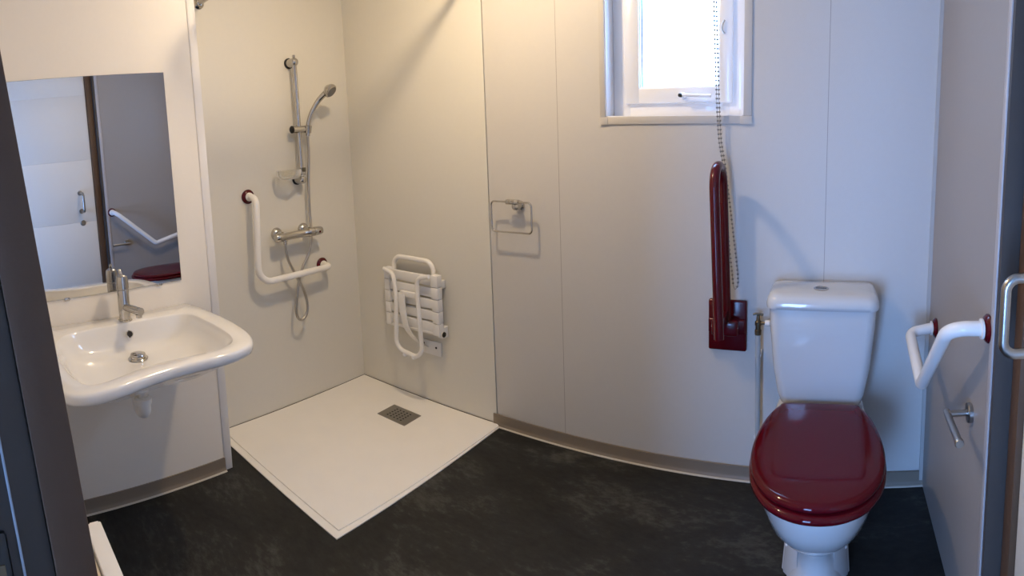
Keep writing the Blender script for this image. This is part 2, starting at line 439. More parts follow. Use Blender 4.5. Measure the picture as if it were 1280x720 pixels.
finish('strike_box', lean(box_bm((-0.5035, -0.040, 0.94), (-0.5020, -0.024, 1.005), 0.0006), LN), M_brass, sp)
adopt(d2)

# ================================================================== SHOWER TRAY
bm = bmesh.new()
def quad(a, z): return [Vector((x, y, z)) for x, y in a]
oc = [(XL+0.001, 1.074), (-1.449, 1.068), (-1.414, YB-0.020), (-1.440, YB-0.0055), (XL+0.001, YB-0.0055)]
ic = [(XL+0.0015, 1.108), (-1.474, 1.100), (-1.418, YB-0.021), (-1.441, YB-0.006), (XL+0.0015, YB-0.006)]
mid = [((a[0]*0.75+b[0]*0.25), (a[1]*0.75+b[1]*0.25)) for a, b in zip(oc, ic)]
loft_bm([quad(oc, 0.0005), quad(oc, 0.004), quad(mid, 0.0052), quad([(a[0]*0.12+b[0]*0.88, a[1]*0.12+b[1]*0.88) for a, b in zip(oc, ic)], 0.0056), quad([(a[0]*0.08+b[0]*0.92, a[1]*0.08+b[1]*0.92) for a, b in zip(oc, ic)], 0.0095), quad(ic, 0.0098)], bm=bm)
tr = tag(finish('shower_tray', bm, M_tray, angle=20), 'cream square level-access shower tray set into the dark floor', 'shower tray')
tube('joint_line', [(XL+0.002, 1.13, 0.0095), (XL+0.002, YB-0.007, 0.0095), (-1.46, YB-0.007, 0.0095)], 0.0024, mat('dark_joint', (0.10, 0.085, 0.07), 0.7), tr, 6)
dr = thing('shower_drain', 'square perforated steel drain cover in the shower tray', 'drain', (-1.873, 1.808, 0.0098))
px0, px1, py0, py1 = -1.966, -1.781, 1.749, 1.869
finish('drain_plate', box_bm((px0, py0, 0.0098), (px1, py1, 0.0125), 0.001), M_steel, dr)
bm = bmesh.new()
for i in range(5):
    for j in range(5):
        x = -1.8735 + (i-2)*0.0225; y = 1.809 + (j-2)*0.0168
        lathe_bm([(0, 0), (0.0048, 0), (0.0048, 0.0008), (0, 0.0008)], (x, y, 0.0123), (0, 0, 1), 10, bm)
finish('drain_holes', bm, M_hole, dr); adopt(dr)

# ================================================================== BASIN
BZ = 0.752
outer = [(-2.066, 0.845), (-1.96, 0.872), (-1.833, 0.882), (-1.69, 0.882), (-1.575, 0.866), (-1.500, 0.828), (-1.468, 0.765), (-1.462, 0.70), (-1.466, 0.62), (-1.464, 0.54), (-1.450, 0.46), (-1.428, 0.38), (-1.414, 0.30), (-1.432, 0.238), (-1.49, 0.212), (-1.60, 0.20), (-1.75, 0.20), (-1.90, 0.215), (-2.066, 0.25)]
inner = [(-1.93, 0.790), (-1.80, 0.812), (-1.67, 0.812), (-1.585, 0.80), (-1.536, 0.765), (-1.520, 0.70), (-1.527, 0.61), (-1.53, 0.53), (-1.515, 0.45), (-1.485, 0.37), (-1.475, 0.315), (-1.51, 0.278), (-1.62, 0.262), (-1.76, 0.262), (-1.88, 0.285), (-1.945, 0.34), (-1.962, 0.45), (-1.962, 0.56), (-1.958, 0.68)]
BC = Vector((-1.74, 0.55))
def ray_poly(poly, th):
    d = Vector((cos(th), sin(th))); best = 0
    n = len(poly)
    for i in range(n):
        a = Vector(poly[i][:2])-BC; b = Vector(poly[(i+1) % n][:2])-BC; e = b-a
        den = d.x*e.y-d.y*e.x
        if abs(den) < 1e-9: continue
        t = (a.x*e.y-a.y*e.x)/den; u = (a.x*d.y-a.y*d.x)/den
        if t > 0 and -1e-6 <= u <= 1+1e-6: best = max(best, t)
    return best
def smooth_closed(pts, n=6): return [(p.x, p.y) for p in spline([(x, y, 0) for x, y in pts], n, True)]
so = smooth_closed(outer[1:-1]); so_full = outer[:1] + [(p.x, p.y) for p in spline([(x, y, 0) for x, y in outer[1:-1]], 6)] + outer[-1:]
si = smooth_closed(inner)
NB = 120; TH = [2*pi*k/NB for k in range(NB)]
ro = [ray_poly(so_full, t) for t in TH]; ri = [ray_poly(si, t) for t in TH]
def loop(rf, z, c=None, zf=None):
    c = c or BC
    return [Vector((c.x+cos(t)*r, c.y+sin(t)*r, z if zf is None else zf(t))) for t, r in zip(TH, rf)]
DC = Vector((-1.862, 0.563))   # drain centre
def lerp_loop(f, z):
    """between inner rim (f=0) and a ring round the drain (f=1)"""
    out = []
    for t, r in zip(TH, ri):
        a = Vector((BC.x+cos(t)*r, BC.y+sin(t)*r)); b = Vector((DC.x+cos(t)*0.021, DC.y+sin(t)*0.021))
        p = a.lerp(b, f); out.append(Vector((p.x, p.y, z)))
    return out
def clampx(lp): 
    for v in lp: v.x = max(v.x, XS+0.0015)
    return lp
def sc(rf, k): return [r*k for r in rf]
def off(rf, d): return [max(0.02, r-d) for r in rf]
loops = []
under = [(0.28, 0.604), (0.45, 0.612), (0.62, 0.640), (0.78, 0.676), (0.90, 0.704)]
for k, z in under: loops.append(clampx([v+Vector((-0.10*(1-k), 0, 0)) for v in loop(sc(ro, k), z)]))
loops.append(clampx(loop(off(ro, 0.010), 0.7155)))
loops.append(clampx(loop(off(ro, 0.003), 0.7195)))
loops.append(clampx(loop(ro, 0.727)))
loops.append(clampx(loop(ro, 0.741)))
loops.append(clampx(loop(off(ro, 0.003), 0.748)))
loops.append(clampx(loop(off(ro, 0.010), BZ)))
loops.append(loop([i*0.92+o*0.08 for i, o in zip(ri, off(ro, 0.012))], BZ-0.001))
loops.append(loop([i*0.985+o*0.015 for i, o in zip(ri, ro)], BZ-0.0025)); loops.append(loop(ri, BZ-0.008))
for fr, z in ((0.035, 0.735), (0.07, 0.716), (0.13, 0.694), (0.22, 0.676), (0.36, 0.663), (0.52, 0.656), (0.70, 0.651), (0.86, 0.648), (1.0, 0.645)):
    loops.append(lerp_loop(fr, z))
basin = thing('wash_basin', 'white ceramic wall-hung basin with a concave front edge below the mirror', 'basin', (XS, 0.55, 0.70))
finish('basin_bowl', loft_bm(loops), M_ceramic, basin, angle=75)
wp = lathe('waste_plug', [(0, 0), (0.034, 0), (0.036, 0.003), (0.033, 0.006), (0.026, 0.006), (0.025, 0.012), (0.028, 0.015), (0.026, 0.019), (0.014, 0.022), (0, 0.0225)], (DC.x, DC.y, 0.647), (0, 0, 1), M_chrome, basin)
ovl = finish('overflow_ring', lathe_bm([(0, 0), (0.013, 0), (0.014, 0.002), (0.011, 0.004), (0.0095, 0.002), (0, 0.002)], (-1.9475, 0.564, 0.712), (1, 0, 0.45)), M_chrome, basin)
finish('overflow_hole', lathe_bm([(0, 0), (0.0098, 0), (0.0098, 0.0012), (0, 0.0012)], (-1.9457, 0.564, 0.713), (1, 0, 0.45)), M_hole, ovl)
adopt(basin)

tp = thing('basin_tap', 'chrome single-lever mixer tap on the back of the basin', 'tap', (-1.995, 0.567, BZ))
TX, TY = -1.995, 0.567
lathe('tap_body', [(0, 0), (0.027, 0), (0.027, 0.006), (0.0225, 0.010), (0.0225, 0.118), (0.0215, 0.120)], (TX, TY, BZ-0.002), (0, 0, 1), M_chrome, tp)
lathe('tap_head', [(0.0215, 0.0), (0.0240, 0.003), (0.0235, 0.036), (0.021, 0.050), (0.012, 0.056), (0, 0.057)], (TX, TY, BZ+0.1185), (0, 0, 1), M_chrome, tp)
sp_o = finish('spout', tube_bm([(TX, TY, BZ+0.052), (TX+0.08, TY+0.015, BZ+0.056), (TX+0.125, TY+0.024, BZ+0.058)], 0.0145, 20), M_chrome, tp)
lathe('aerator', [(0, 0), (0.012, 0), (0.012, 0.012), (0, 0.012)], (TX+0.108, TY+0.021, BZ+0.034), (0, 0, 1), M_chrome, sp_o)
finish('lever', tube_bm([(TX-0.002, TY, BZ+0.170), (TX-0.006, TY-0.002, BZ+0.184), (TX-0.012, TY-0.004, BZ+0.192)], 0.005, 12, rad=[0.007, 0.0065, 0.006]), M_chrome, tp)
adopt(tp)

M_trapw = mat('white_waste_pipe', (0.90, 0.90, 0.89), 0.35)
bt = thing('basin_trap', 'white plastic waste trap hanging under the basin', 'trap', (XS, 0.566, 0.5))
tx, ty = -1.868, 0.568
lathe('tailpiece', [(0, 0), (0.017, 0), (0.021, 0.05), (0.030, 0.052), (0.030, 0.078), (0.022, 0.081), (0.022, 0.11)], (tx, ty, 0.500), (0, 0, 1), M_plastic, bt)
finish('trap_elbow', tube_bm(fillet([(tx, ty, 0.505), (tx+0.004, ty+0.004, 0.440), (tx-0.06, ty+0.002, 0.440), (tx-0.062, ty, 0.50), (XS+0.002, ty, 0.50)], 0.028, 8), 0.0235, 18), M_trapw, bt)
lathe('collar_nut', [(0.024, 0), (0.031, 0.002), (0.0315, 0.022), (0.025, 0.025)], (tx, ty, 0.478), (0, 0, 1), M_trapw, bt)
lathe('wall_collar', [(0, 0), (0.034, 0), (0.030, 0.006), (0.021, 0.008)], (XS+0.001, ty, 0.50), (1, 0, 0), M_plastic, bt)
adopt(bt)

# mirror
mr = thing('wall_mirror', 'frameless rectangular mirror on the wall above the basin', 'mirror', (XS, 0.49, 0.85))
MZ0, MZ1, MY0, MY1 = 0.849, 1.686, 0.10, 0.838
finish('mirror_backing', box_bm((XS+0.0002, MY0, MZ0), (XS+0.0042, MY1, MZ1)), M_mirror_edge, mr, smooth=False)
finish('mirror_glass', box_bm((XS+0.0043, MY0+0.001, MZ0+0.001), (XS+0.0055, MY1-0.001, MZ1-0.001)), M_mirror, mr, smooth=False)
for y in (0.365, 0.742):
    finish('mirror_clip', box_bm((XS+0.0003, y-0.011, MZ0-0.007), (XS+0.009, y+0.011, MZ0+0.004), 0.002), M_chrome, mr)
adopt(mr)

# ================================================================== SHOWER FITTINGS
SX = XL+0.05
rl = thing('shower_rail', 'vertical chrome shower rail with two wall brackets', 'shower rail', (XL, 1.63, 1.18))
RY = 1.640
tube('rail', [(SX, RY, 1.160), (SX, RY, 1.785)], 0.0128, M_chrome, rl)
for z in (1.768, 1.176):
    b = finish('wall_bracket', lathe_bm([(0, 0), (0.022, 0), (0.0215, 0.05), (0.019, 0.058), (0.012, 0.064), (0, 0.066)], (XL+0.004, RY, z), (1, 0, 0), 24), M_chrome, rl)
    lathe('bracket_gasket', [(0, 0), (0.027, 0), (0.027, 0.006), (0, 0.006)], (XL+0.0005, RY, z), (1, 0, 0), M_black, b)
lathe('end_cap', [(0, 0), (0.0075, 0), (0.0075, 0.018), (0.005, 0.020), (0, 0.020)], (SX, RY, 1.784), (0, 0, 1), M_chrome, rl)
sl = finish('slider', tube_bm([(SX, RY-0.038, 1.432), (SX, RY+0.048, 1.432)], 0.0185, 20), M_chrome, rl)
lathe('slider_knob', [(0, 0), (0.017, 0), (0.019, 0.006), (0.012, 0.012), (0, 0.013)], (SX, RY-0.037, 1.432), (0, -1, 0), M_black, sl)
lathe('holder_cup', [(0.010, -0.020), (0.018, -0.018), (0.019, 0.018), (0.012, 0.020)], (SX+0.012, RY+0.050, 1.430), (0.2, 0, 1), M_chrome, sl)
adopt(rl)

hs = thing('hand_shower', 'chrome hand shower resting in the holder of the rail', 'hand shower', (SX+0.012, RY+0.05, 1.44))
hp = spline([(SX+0.010, RY+0.048, 1.395), (SX+0.014, RY+0.052, 1.455), (SX+0.026, RY+0.068, 1.51), (SX+0.052, RY+0.100, 1.572), (SX+0.090, RY+0.128, 1.612)], 6)
finish('handle', tube_bm(hp, 0.012, 18, rad=[0.0105+0.006*(i/len(hp))**2 for i in range(len(hp))]), M_chrome, hs)
hd_ax = Vector((0.72, 0.25, -0.64))
lathe('shower_head', [(0, -0.028), (0.018, -0.025), (0.033, -0.010), (0.037, 0.002), (0.036, 0.010), (0.030, 0.014)], (SX+0.100, RY+0.138, 1.616), hd_ax, M_chrome, hs)
lathe('spray_plate', [(0.031, 0.0125), (0.029, 0.0155), (0, 0.0165)], (SX+0.100, RY+0.138, 1.616), hd_ax, mat('grey_spray_face', (0.20, 0.19, 0.18), 0.4), hs)
adopt(hs)

hz = spline([(SX+0.010, RY+0.047, 1.396), (SX+0.008, RY+0.047, 1.30), (SX+0.005, RY+0.035, 1.15), (SX+0.004, RY+0.030, 1.00), (SX+0.020, RY+0.020, 0.90), (SX+0.022, RY-0.005, 0.80), (SX+0.021, RY-0.050, 0.733), (SX+0.020, RY-0.080, 0.662), (SX+0.020, RY-0.103, 0.56), (SX+0.020, RY-0.106, 0.50), (SX+0.020, RY-0.085, 0.468), (SX+0.020, RY-0.052, 0.480), (SX+0.020, RY-0.036, 0.530), (SX+0.020, RY-0.050, 0.61), (SX+0.020, RY-0.095, 0.700), (SX+0.020, RY-0.135, 0.79), (SX+0.020, RY-0.143, 0.86), (SX+0.020, RY-0.143, 0.880)], 10)
tag(origin_to(finish('shower_hose', tube_bm(hz, 0.0072, 12), M_hose, angle=60), (SX, RY, 1.0)), 'metal shower hose looping below the shower mixer', 'hose')

sd = thing('soap_dish', 'clear plastic oval soap dish clipped on the shower rail', 'soap dish', (SX, RY-0.08, 1.20))
def oval(cx, cy, rx, ry, z, n=36): return [Vector((cx+cos(2*pi*k/n)*rx, cy+sin(2*pi*k/n)*ry, z)) for k in range(n)]
cy = RY-0.093; cx = SX+0.022
finish('dish', loft_bm([oval(cx, cy, 0.034, 0.052, 1.188), oval(cx, cy, 0.042, 0.060, 1.196), oval(cx, cy, 0.047, 0.067, 1.212), oval(cx, cy, 0.050, 0.070, 1.232), oval(cx, cy, 0.047, 0.067, 1.232), oval(cx, cy, 0.044, 0.063, 1.212), oval(cx, cy, 0.039, 0.056, 1.199), oval(cx, cy, 0.031, 0.047, 1.192)]), M_clear, sd, angle=50)
finish('rail_clip', box_bm((SX-0.015, RY-0.026, 1.198), (SX+0.018, RY+0.015, 1.222), 0.004), M_clear, sd)
finish('clip_pad', box_bm((SX+0.0125, RY-0.008, 1.216), (SX+0.021, RY+0.014, 1.238), 0.002), mat('olive_pad', (0.09, 0.08, 0.055), 0.5), sd)
adopt(sd)

mx = thing('shower_mixer', 'chrome thermostatic bar mixer on the shower wall', 'shower mixer', (XL, 1.575, 0.91))
MX, MZ = XL+0.070, 0.905
lathe('mixer_body', [(0, 0), (0.020, 0.001), (0.0225, 0.006), (0.0225, 0.038), (0.0195, 0.044), (0.0195, 0.196), (0.0225, 0.202), (0.0225, 0.232)], (MX, 1.440, MZ), (0, 1, 0), M_chrome, mx)
kn = lathe('temperature_knob', [(0.0225, 0), (0.0235, 0.003), (0.0225, 0.040), (0.019, 0.052), (0, 0.053)], (MX, 1.673, MZ), (0, 1, 0), M_chrome, mx)
finish('red_dot', lathe_bm([(0, 0), (0.006, 0), (0.005, 0.002), (0, 0.0025)], (MX+0.0225, 1.700, MZ-0.002), (1, 0, 0), 14), M_red, kn)
for y in (1.492, 1.658):
    fl = lathe('wall_flange', [(0, 0), (0.033, 0), (0.033, 0.004), (0.026, 0.014), (0.016, 0.020), (0.016, 0.058)], (XL+0.0005, y, MZ+0.008), (1, 0, 0), M_chrome, mx)
lathe('hose_outlet', [(0, 0), (0.010, 0), (0.010, 0.012), (0.012, 0.014), (0.012, 0.022), (0, 0.022)], (MX, 1.497, MZ-0.038), (0, 0, 1), M_chrome, mx)
adopt(mx)

def grab(name, label, path, r, fr, flanges, loc, tr=0.0165, cr=0.021):
    t = thing(name, label, 'grab bar', loc)
    finish('tube', tube_bm(fillet(path, fr, 10), tr, 22), M_powder, t, angle=60)
    for p, ax in flanges:
        lathe('flange', [(0, 0), (0.035, 0), (0.0355, 0.004), (0.030, 0.010), (0.020, 0.0145), (0.0168, 0.015)], p, ax, M_red, t)
        lathe('collar', [(0.0166, 0.0), (cr, 0.001), (cr, 0.006), (0.0168, 0.008)], Vector(p)+Vector(ax)*0.0145, ax, M_powder, t)
    adopt(t); return t
GX = XL+0.078
grab('grab_bar', 'white L-shaped grab bar with burgundy flanges in the shower', [(XL+0.001, 1.342, 1.120), (GX, 1.342, 1.118), (GX, 1.322, 0.702), (GX, 1.765, 0.706), (XL+0.001, 1.765, 0.707)], 0, [0.040, 0.075, 0.035],
     [((XL+0.0005, 1.342, 1.120), (1, 0, 0)), ((XL+0.0005, 1.765, 0.707), (1, 0, 0))], (XL, 1.342, 1.0))
GR = XR-0.098
grab('grab_bar', 'white angled grab bar with burgundy flanges on the right wall', [(XR-0.001, 1.252, 0.905), (GR, 1.262, 0.905), (GR, 1.590, 0.610), (GR, 1.860, 0.672), (XR-0.001, 1.880, 0.684)], 0, [0.06, 0.040, 0.035],
     [((XR-0.0005, 1.252, 0.905), (-1, 0, 0)), ((XR-0.0005, 1.880, 0.680), (-1, 0, 0))], (XR, 1.5, 0.8), 0.0185, 0.025)

# curtain rail
cr = thing('curtain_rail', 'chrome L-shaped shower curtain rail high over the tray', 'curtain rail', (XL, 1.16, 2.04))
CZ, CY, CX = 2.042, 1.160, -1.50
finish('rail', tube_bm(fillet([(XL+0.002, CY, CZ), (CX, CY, CZ), (CX, YB-0.005, CZ)], 0.10, 10), 0.0125, 16), M_chrome, cr)
lathe('wall_flange', [(0, 0), (0.027, 0), (0.027, 0.004), (0.018, 0.010), (0.0165, 0.024), (0.0126, 0.026)], (XL+0.0005, CY, CZ), (1, 0, 0), M_chrome, cr)
lathe('wall_flange', [(0, 0), (0.027, 0), (0.027, 0.004), (0.018, 0.010), (0.0165, 0.024), (0.0126, 0.026)], (CX, YB-0.0045, CZ), (0, -1, 0), M_chrome, cr)
adopt(cr)

# folded shower seat ------------------------------------------------------
st = thing('folding_shower_seat', 'white slatted fold-up shower seat folded against the shower wall', 'shower seat', (-1.89, YB, 0.45))
yw = YB-0.004
ysl = yw-0.052
for k in range(5):
    z1 = 0.685 - k*0.058
    bm = bmesh.new()
    box_bm((-2.045, ysl-0.008, z1-0.0475), (-1.735, ysl+0.010, z1), 0.003, bm=bm)
    finish('slat', bm, M_plastic, st)
for x0, x1 in ((-2.071, -2.036), (-1.748, -1.706)):
    bm = bmesh.new()
    for k in range(5):
        z1 = 0.694 - k*0.060
        box_bm((x0, ysl-0.020, z1-0.0575), (x1, ysl+0.016, z1), 0.003, bm=bm)
    finish('side_rail', bm, M_plastic, st)
finish('hinge_bar', tube_bm([(-2.083, ysl+0.004, 0.392), (-1.700, ysl+0.004, 0.402)], 0.0125, 16), M_powder, st)
for x in (-2.084, -1.699):
    lathe('hinge_cap', [(0, 0), (0.013, 0), (0.0125, 0.004), (0, 0.005)], (x, ysl+0.004, 0.392 if x < -2 else 0.402), (-1 if x < -2 else 1, 0, 0), M_black if x > -2 else M_powder, st)
finish('top_frame', tube_bm(fillet([(-2.032, ysl+0.020, 0.60), (-2.032, ysl+0.022, 0.752), (-1.762, ysl+0.022, 0.748), (-1.762, ysl+0.020, 0.60)], 0.050, 10), 0.0125, 16), M_powder, st)
lg = [(-2.055, ysl-0.032, 0.690), (-1.985, ysl-0.036, 0.676), (-1.965, ysl-0.044, 0.56), (-1.975, ysl-0.050, 0.292), (-1.795, ysl-0.050, 0.272), (-1.815, ysl-0.044, 0.56), (-1.822, ysl-0.036, 0.676), (-1.745, ysl-0.032, 0.690)]
leg = finish('leg_frame', tube_bm(fillet(lg, [0.04, 0.02, 0.055, 0.055, 0.02, 0.04], 8), 0.0115, 16), M_powder, st, angle=60)
for x in (-1.915, -1.855):
    lathe('rubber_foot', [(0, 0), (0.011, 0), (0.013, 0.012), (0.009, 0.020), (0, 0.020)], (x, ysl-0.050, 0.283), (0, -0.2, -1), M_plastic, leg)
finish('cross_plate', box_bm((-1.955, ysl-0.030, 0.560), (-1.840, ysl-0.010, 0.592), 0.006), M_plastic, st)
# curved strap running down to the wall bracket
sw = [(-1.940, ysl-0.030, 0.575), (-1.932, ysl-0.034, 0.50), (-1.915, ysl-0.028, 0.40), (-1.885, ysl+0.010, 0.33), (-1.850, yw-0.014, 0.300)]
ws_ = spline(sw, 8); Ls = []
for i, p in enumerate(ws_):
    h = 0.022 - 0.006*i/len(ws_)
    Ls.append([p+Vector((-h, -0.003, 0)), p+Vector((h, -0.003, 0)), p+Vector((h, 0.003, 0)), p+Vector((-h, 0.003, 0))])
finish('support_strap', loft_bm(Ls), M_powder, st)
wbk = finish('wall_bracket', box_bm((-1.890, yw-0.012, 0.262), (-1.755, yw-0.0005, 0.335), 0.004), M_plastic, st)
for x, z in ((-1.868, 0.315), (-1.785, 0.305)):
    lathe('screw', [(0, 0), (0.006, 0), (0.005, 0.003), (0, 0.003)], (x, yw-0.0115, z), (0, -1, 0), M_black, wbk, 12)
for x in (-2.054, -1.727):
    finish('wall_mount', box_bm((x-0.018, ysl+0.010, 0.375), (x+0.018, yw-0.0005, 0.43), 0.004), M_plastic, st)
    finish('wall_mount', box_bm((x-0.014, ysl+0.012, 0.62), (x+0.014, yw-0.0005, 0.66), 0.004), M_plastic, st)
adopt(st)

# towel ring ------------------------------------------------------------------
tr_ = thing('towel_ring', 'rectangular chrome wire towel ring on the back wall', 'towel ring', (-1.28, YB, 1.05))
ry_ = YB-0.052
def rrect(x0, x1, z0, z1, y, r, dz=0):
    p = []
    for cx_, cz_, a0 in ((x1-r, z1-r, 0), (x0+r, z1-r, 90), (x0+r, z0+r, 180), (x1-r, z0+r, 270)):
        for k in range(7):
            a = radians(a0+k*15); p.append(Vector((cx_+cos(a)*r, y, cz_+sin(a)*r)))
    return p
finish('ring', tube_bm(rrect(-1.391, -1.187, 0.934, 1.066, ry_, 0.018), 0.0042, 12, closed=True), M_chrome, tr_, angle=60)
lathe('wall_mount', [(0, 0), (0.021, 0), (0.021, 0.010), (0.017, 0.014), (0.016, 0.046), (0, 0.050)], (-1.272, YB-0.0005, 1.046), (0, -1, 0), M_chrome, tr_)
finish('clamp', box_bm((-1.312, ry_-0.008, 1.056), (-1.250, ry_+0.014, 1.076), 0.003), M_chrome, tr_)
adopt(tr_)

# red fold-up rail ----------------------------------------------------------------
fr_ = thing('folding_grab_rail', 'burgundy fold-up support rail raised upright left of the toilet', 'grab rail', (-0.375, YB, 0.52))
finish('wall_plate', box_bm((-0.447, YB-0.022, 0.525), (-0.300, YB-0.0005, 0.722), 0.007, 3), M_red, fr_)
finish('hinge_block', box_bm((-0.425, YB-0.075, 0.600), (-0.325, YB-0.0215, 0.660), 0.010, 3), M_red, fr_)
finish('plate_rib', box_bm((-0.445, YB-0.034, 0.596), (-0.303, YB-0.0215, 0.652), 0.006, 3), M_red, fr_)
AX = -0.370
arm = fillet([(-0.366, YB-0.215, 0.645), (-0.387, YB-0.215, 1.236), (-0.389, YB-0.058, 1.236), (-0.368, YB-0.058, 0.62)], [0.075, 0.075], 12)
finish('arm', tube_bm(arm, 0.0175, 24), M_red, fr_, angle=60)
finish('arm_web', box_bm((AX-0.008, YB-0.205, 0.652), (AX+0.010, YB-0.06, 0.70), 0.004), M_red, fr_)
lathe('pivot_pin', [(0, 0), (0.010, 0), (0.010, 0.10), (0, 0.10)], (-0.425, YB-0.060, 0.632), (1, 0, 0), M_chrome, fr_, 16)
adopt(fr_)

# roller blind with its bead chain --------------------------------------------------
rb = thing('roller_blind', 'rolled-up window blind with its grey bead chain hanging down in front of the window', 'blind', (-0.42, YB, 2.1))
finish('rolled_fabric', tube_bm([(-0.86, YB-0.045, 2.16), (-0.45, YB-0.045, 2.16)], 0.026, 24), M_fabric, rb)
for x in (-0.875, -0.44):
    finish('end_bracket', box_bm((x, YB-0.075, 2.125), (x+0.012, YB-0.0005, 2.195), 0.003), M_plastic, rb)
finish('chain_drive', tube_bm([(-0.428, YB-0.045, 2.16), (-0.412, YB-0.045, 2.16)], 0.024, 24), M_plastic, rb)
def bead_chain(path, r, gap, bm):
    d = 0; last = Vector(path[0])
    bmesh.ops.create_icosphere(bm, subdivisions=1, radius=r, matrix=Matrix.Translation(last))
    for p in path[1:]:
        p = Vector(p)
        while (p-last).length >= gap:
            last = last + (p-last).normalized()*gap
            bmesh.ops.create_icosphere(bm, subdivisions=1, radius=r, matrix=Matrix.Translation(last))
bm = bmesh.new()
pA = [(-0.420, YB-0.068, 2.16), (-0.424, YB-0.052, 1.82), (-0.412, YB-0.030, 1.37), (-0.392, YB-0.026, 1.22), (-0.370, YB-0.022, 0.95), (-0.352, YB-0.018, 0.775)]
pB = [(-0.420, YB-0.022, 2.16), (-0.417, YB-0.042, 1.82), (-0.406, YB-0.017, 1.37), (-0.386, YB-0.014, 1.22), (-0.352, YB-0.013, 0.95), (-0.336, YB-0.013, 0.800), (-0.344, YB-0.015, 0.765), (-0.352, YB-0.018, 0.775)]
sA, sB = spline(pA, 14), spline(pB, 14)
bead_chain(sA, 0.0047, 0.0160, bm); bead_chain(sB, 0.0047, 0.0160, bm)
tube_bm(sA, 0.0009, 6, bm=bm); tube_bm(sB, 0.0009, 6, bm=bm)
finish('bead_chain', bm, M_chain, rb, angle=60)
adopt(rb)

# ================================================================== TOILET
TC = -0.014
wc = thing('toilet', 'white close-coupled toilet with a closed burgundy seat', 'toilet', (TC, YB-0.35, 0))
def mirror_outline(half):   # half: list of (halfwidth, y) from rear to front
    p = [(-w, y) for w, y in half]; q = [(w, y) for w, y in reversed(half) if w > 1e-6]
    return p+q
def outline(half, z, n=5, k=1.0, yc=-0.48):
    pts = [Vector((x*k, yc+(y-yc)*k, 0)) for x, y in mirror_outline(half)]
    sp_ = spline([Vector((p.x, -0.220+(p.y+0.203)*0.955, 0)) for p in pts], n, True)
    return [Vector((TC+p.x, YB+p.y, z)) for p in sp_]
lidh = [(0.105, -0.203), (0.140, -0.232), (0.168, -0.300), (0.186, -0.390), (0.194, -0.480), (0.190, -0.560), (0.170, -0.640), (0.125, -0.708), (0.065, -0.745), (0.0, -0.757)]
ringh = [(0.105, -0.206), (0.140, -0.234), (0.169, -0.300), (0.188, -0.390), (0.197, -0.480), (0.193, -0.565), (0.173, -0.648), (0.128, -0.720), (0.067, -0.760), (0.0, -0.772)]
z0 = 0.424
lid = finish('seat_lid', loft_bm([outline(lidh, z0, k=0.97), outline(lidh, z0+0.002, k=0.992), outline(lidh, z0+0.008), outline(lidh, z0+0.014, k=0.995), outline(lidh, z0+0.019, k=0.975), outline(lidh, z0+0.022, k=0.93), outline(lidh, z0+0.024, k=0.80), outline(lidh, z0+0.025, k=0.5), outline(lidh, z0+0.025, k=0.2)]), M_redseat, wc, angle=75)
rz = 0.402
finish('seat_ring', loft_bm([outline(ringh, rz, k=0.975), outline(ringh, rz+0.003, k=0.996), outline(ringh, rz+0.010), outline(ringh, rz+0.016, k=0.992), outline(ringh, rz+0.020, k=0.97), outline(ringh, rz+0.021, k=0.6)]), M_redseat, wc, angle=75)
for x in (-0.075, 0.075):
    finish('seat_hinge', tube_bm([(TC+x-0.016, YB-0.212, 0.420), (TC+x+0.016, YB-0.212, 0.420)], 0.011, 14), M_chrome, wc)
# pan: sections (z, half width, y rear, y front, squareness)
def sec(z, hw, yr, yf, n=48, p=2.3, pr=2.3):
    out = []; yc = (yr+yf)/2; hy = (yr-yf)/2
    for k in range(n):
        a = 2*pi*k/n; c_, s_ = cos(a), sin(a)
        e = pr if s_ > 0 else p
        x = math.copysign(abs(c_)**(2/e), c_)*hw; y = math.copysign(abs(s_)**(2/e), s_)*hy
        out.append(Vector((TC+x, YB+yc+y, z)))
    return out
def narrow(lp):
    for v in lp:
        t = min(1, max(0, (v.y-(YB-0.42))/0.18)); t = t*t*(3-2*t); f = 1-0.17*t*min(1, max(0, (v.z-0.18)/0.12)); v.x = TC+(v.x-TC)*f
    return lp
pan = [sec(0.0, 0.098, -0.10, -0.545, p=2.6, pr=5), sec(0.02, 0.095, -0.10, -0.540, p=2.6, pr=5), sec(0.07, 0.084, -0.10, -0.530, pr=5), sec(0.13, 0.080, -0.09, -0.530, pr=5), sec(0.175, 0.102, -0.09, -0.575, pr=5), sec(0.22, 0.136, -0.08, -0.632, pr=5),
       sec(0.27, 0.163, -0.06, -0.682, pr=6), sec(0.32, 0.177, -0.04, -0.712, pr=7), sec(0.36, 0.183, -0.03, -0.725, pr=8), sec(0.385, 0.185, -0.02, -0.731, pr=9), sec(0.398, 0.183, -0.02, -0.730, pr=9), sec(0.402, 0.172, -0.025, -0.717, pr=9)]
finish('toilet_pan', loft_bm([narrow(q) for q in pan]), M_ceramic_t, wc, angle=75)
for s in (-1, 1):   # foot wings with the fixing bolt caps
    bm = loft_bm([[Vector((TC+s*x, YB+y, z)) for x, y in ((0.06, -0.16), (w_, -0.18), (w_, -0.44), (0.05, -0.50))] for z, w_ in ((0, 0.106), (0.05, 0.102), (0.12, 0.096), (0.18, 0.084))])
    bmesh.ops.bevel(bm, geom=list(bm.edges), offset=0.008, segments=3, affect='EDGES')
    fw = finish('foot_wing', bm, M_ceramic_t, wc, angle=60)
    lathe('bolt_cap', [(0, 0), (0.006, 0), (0.005, 0.003), (0, 0.004)], (TC+s*0.088, YB-0.447, 0.10), (s*0.5, -0.85, 0.2), M_plastic, fw, 14)
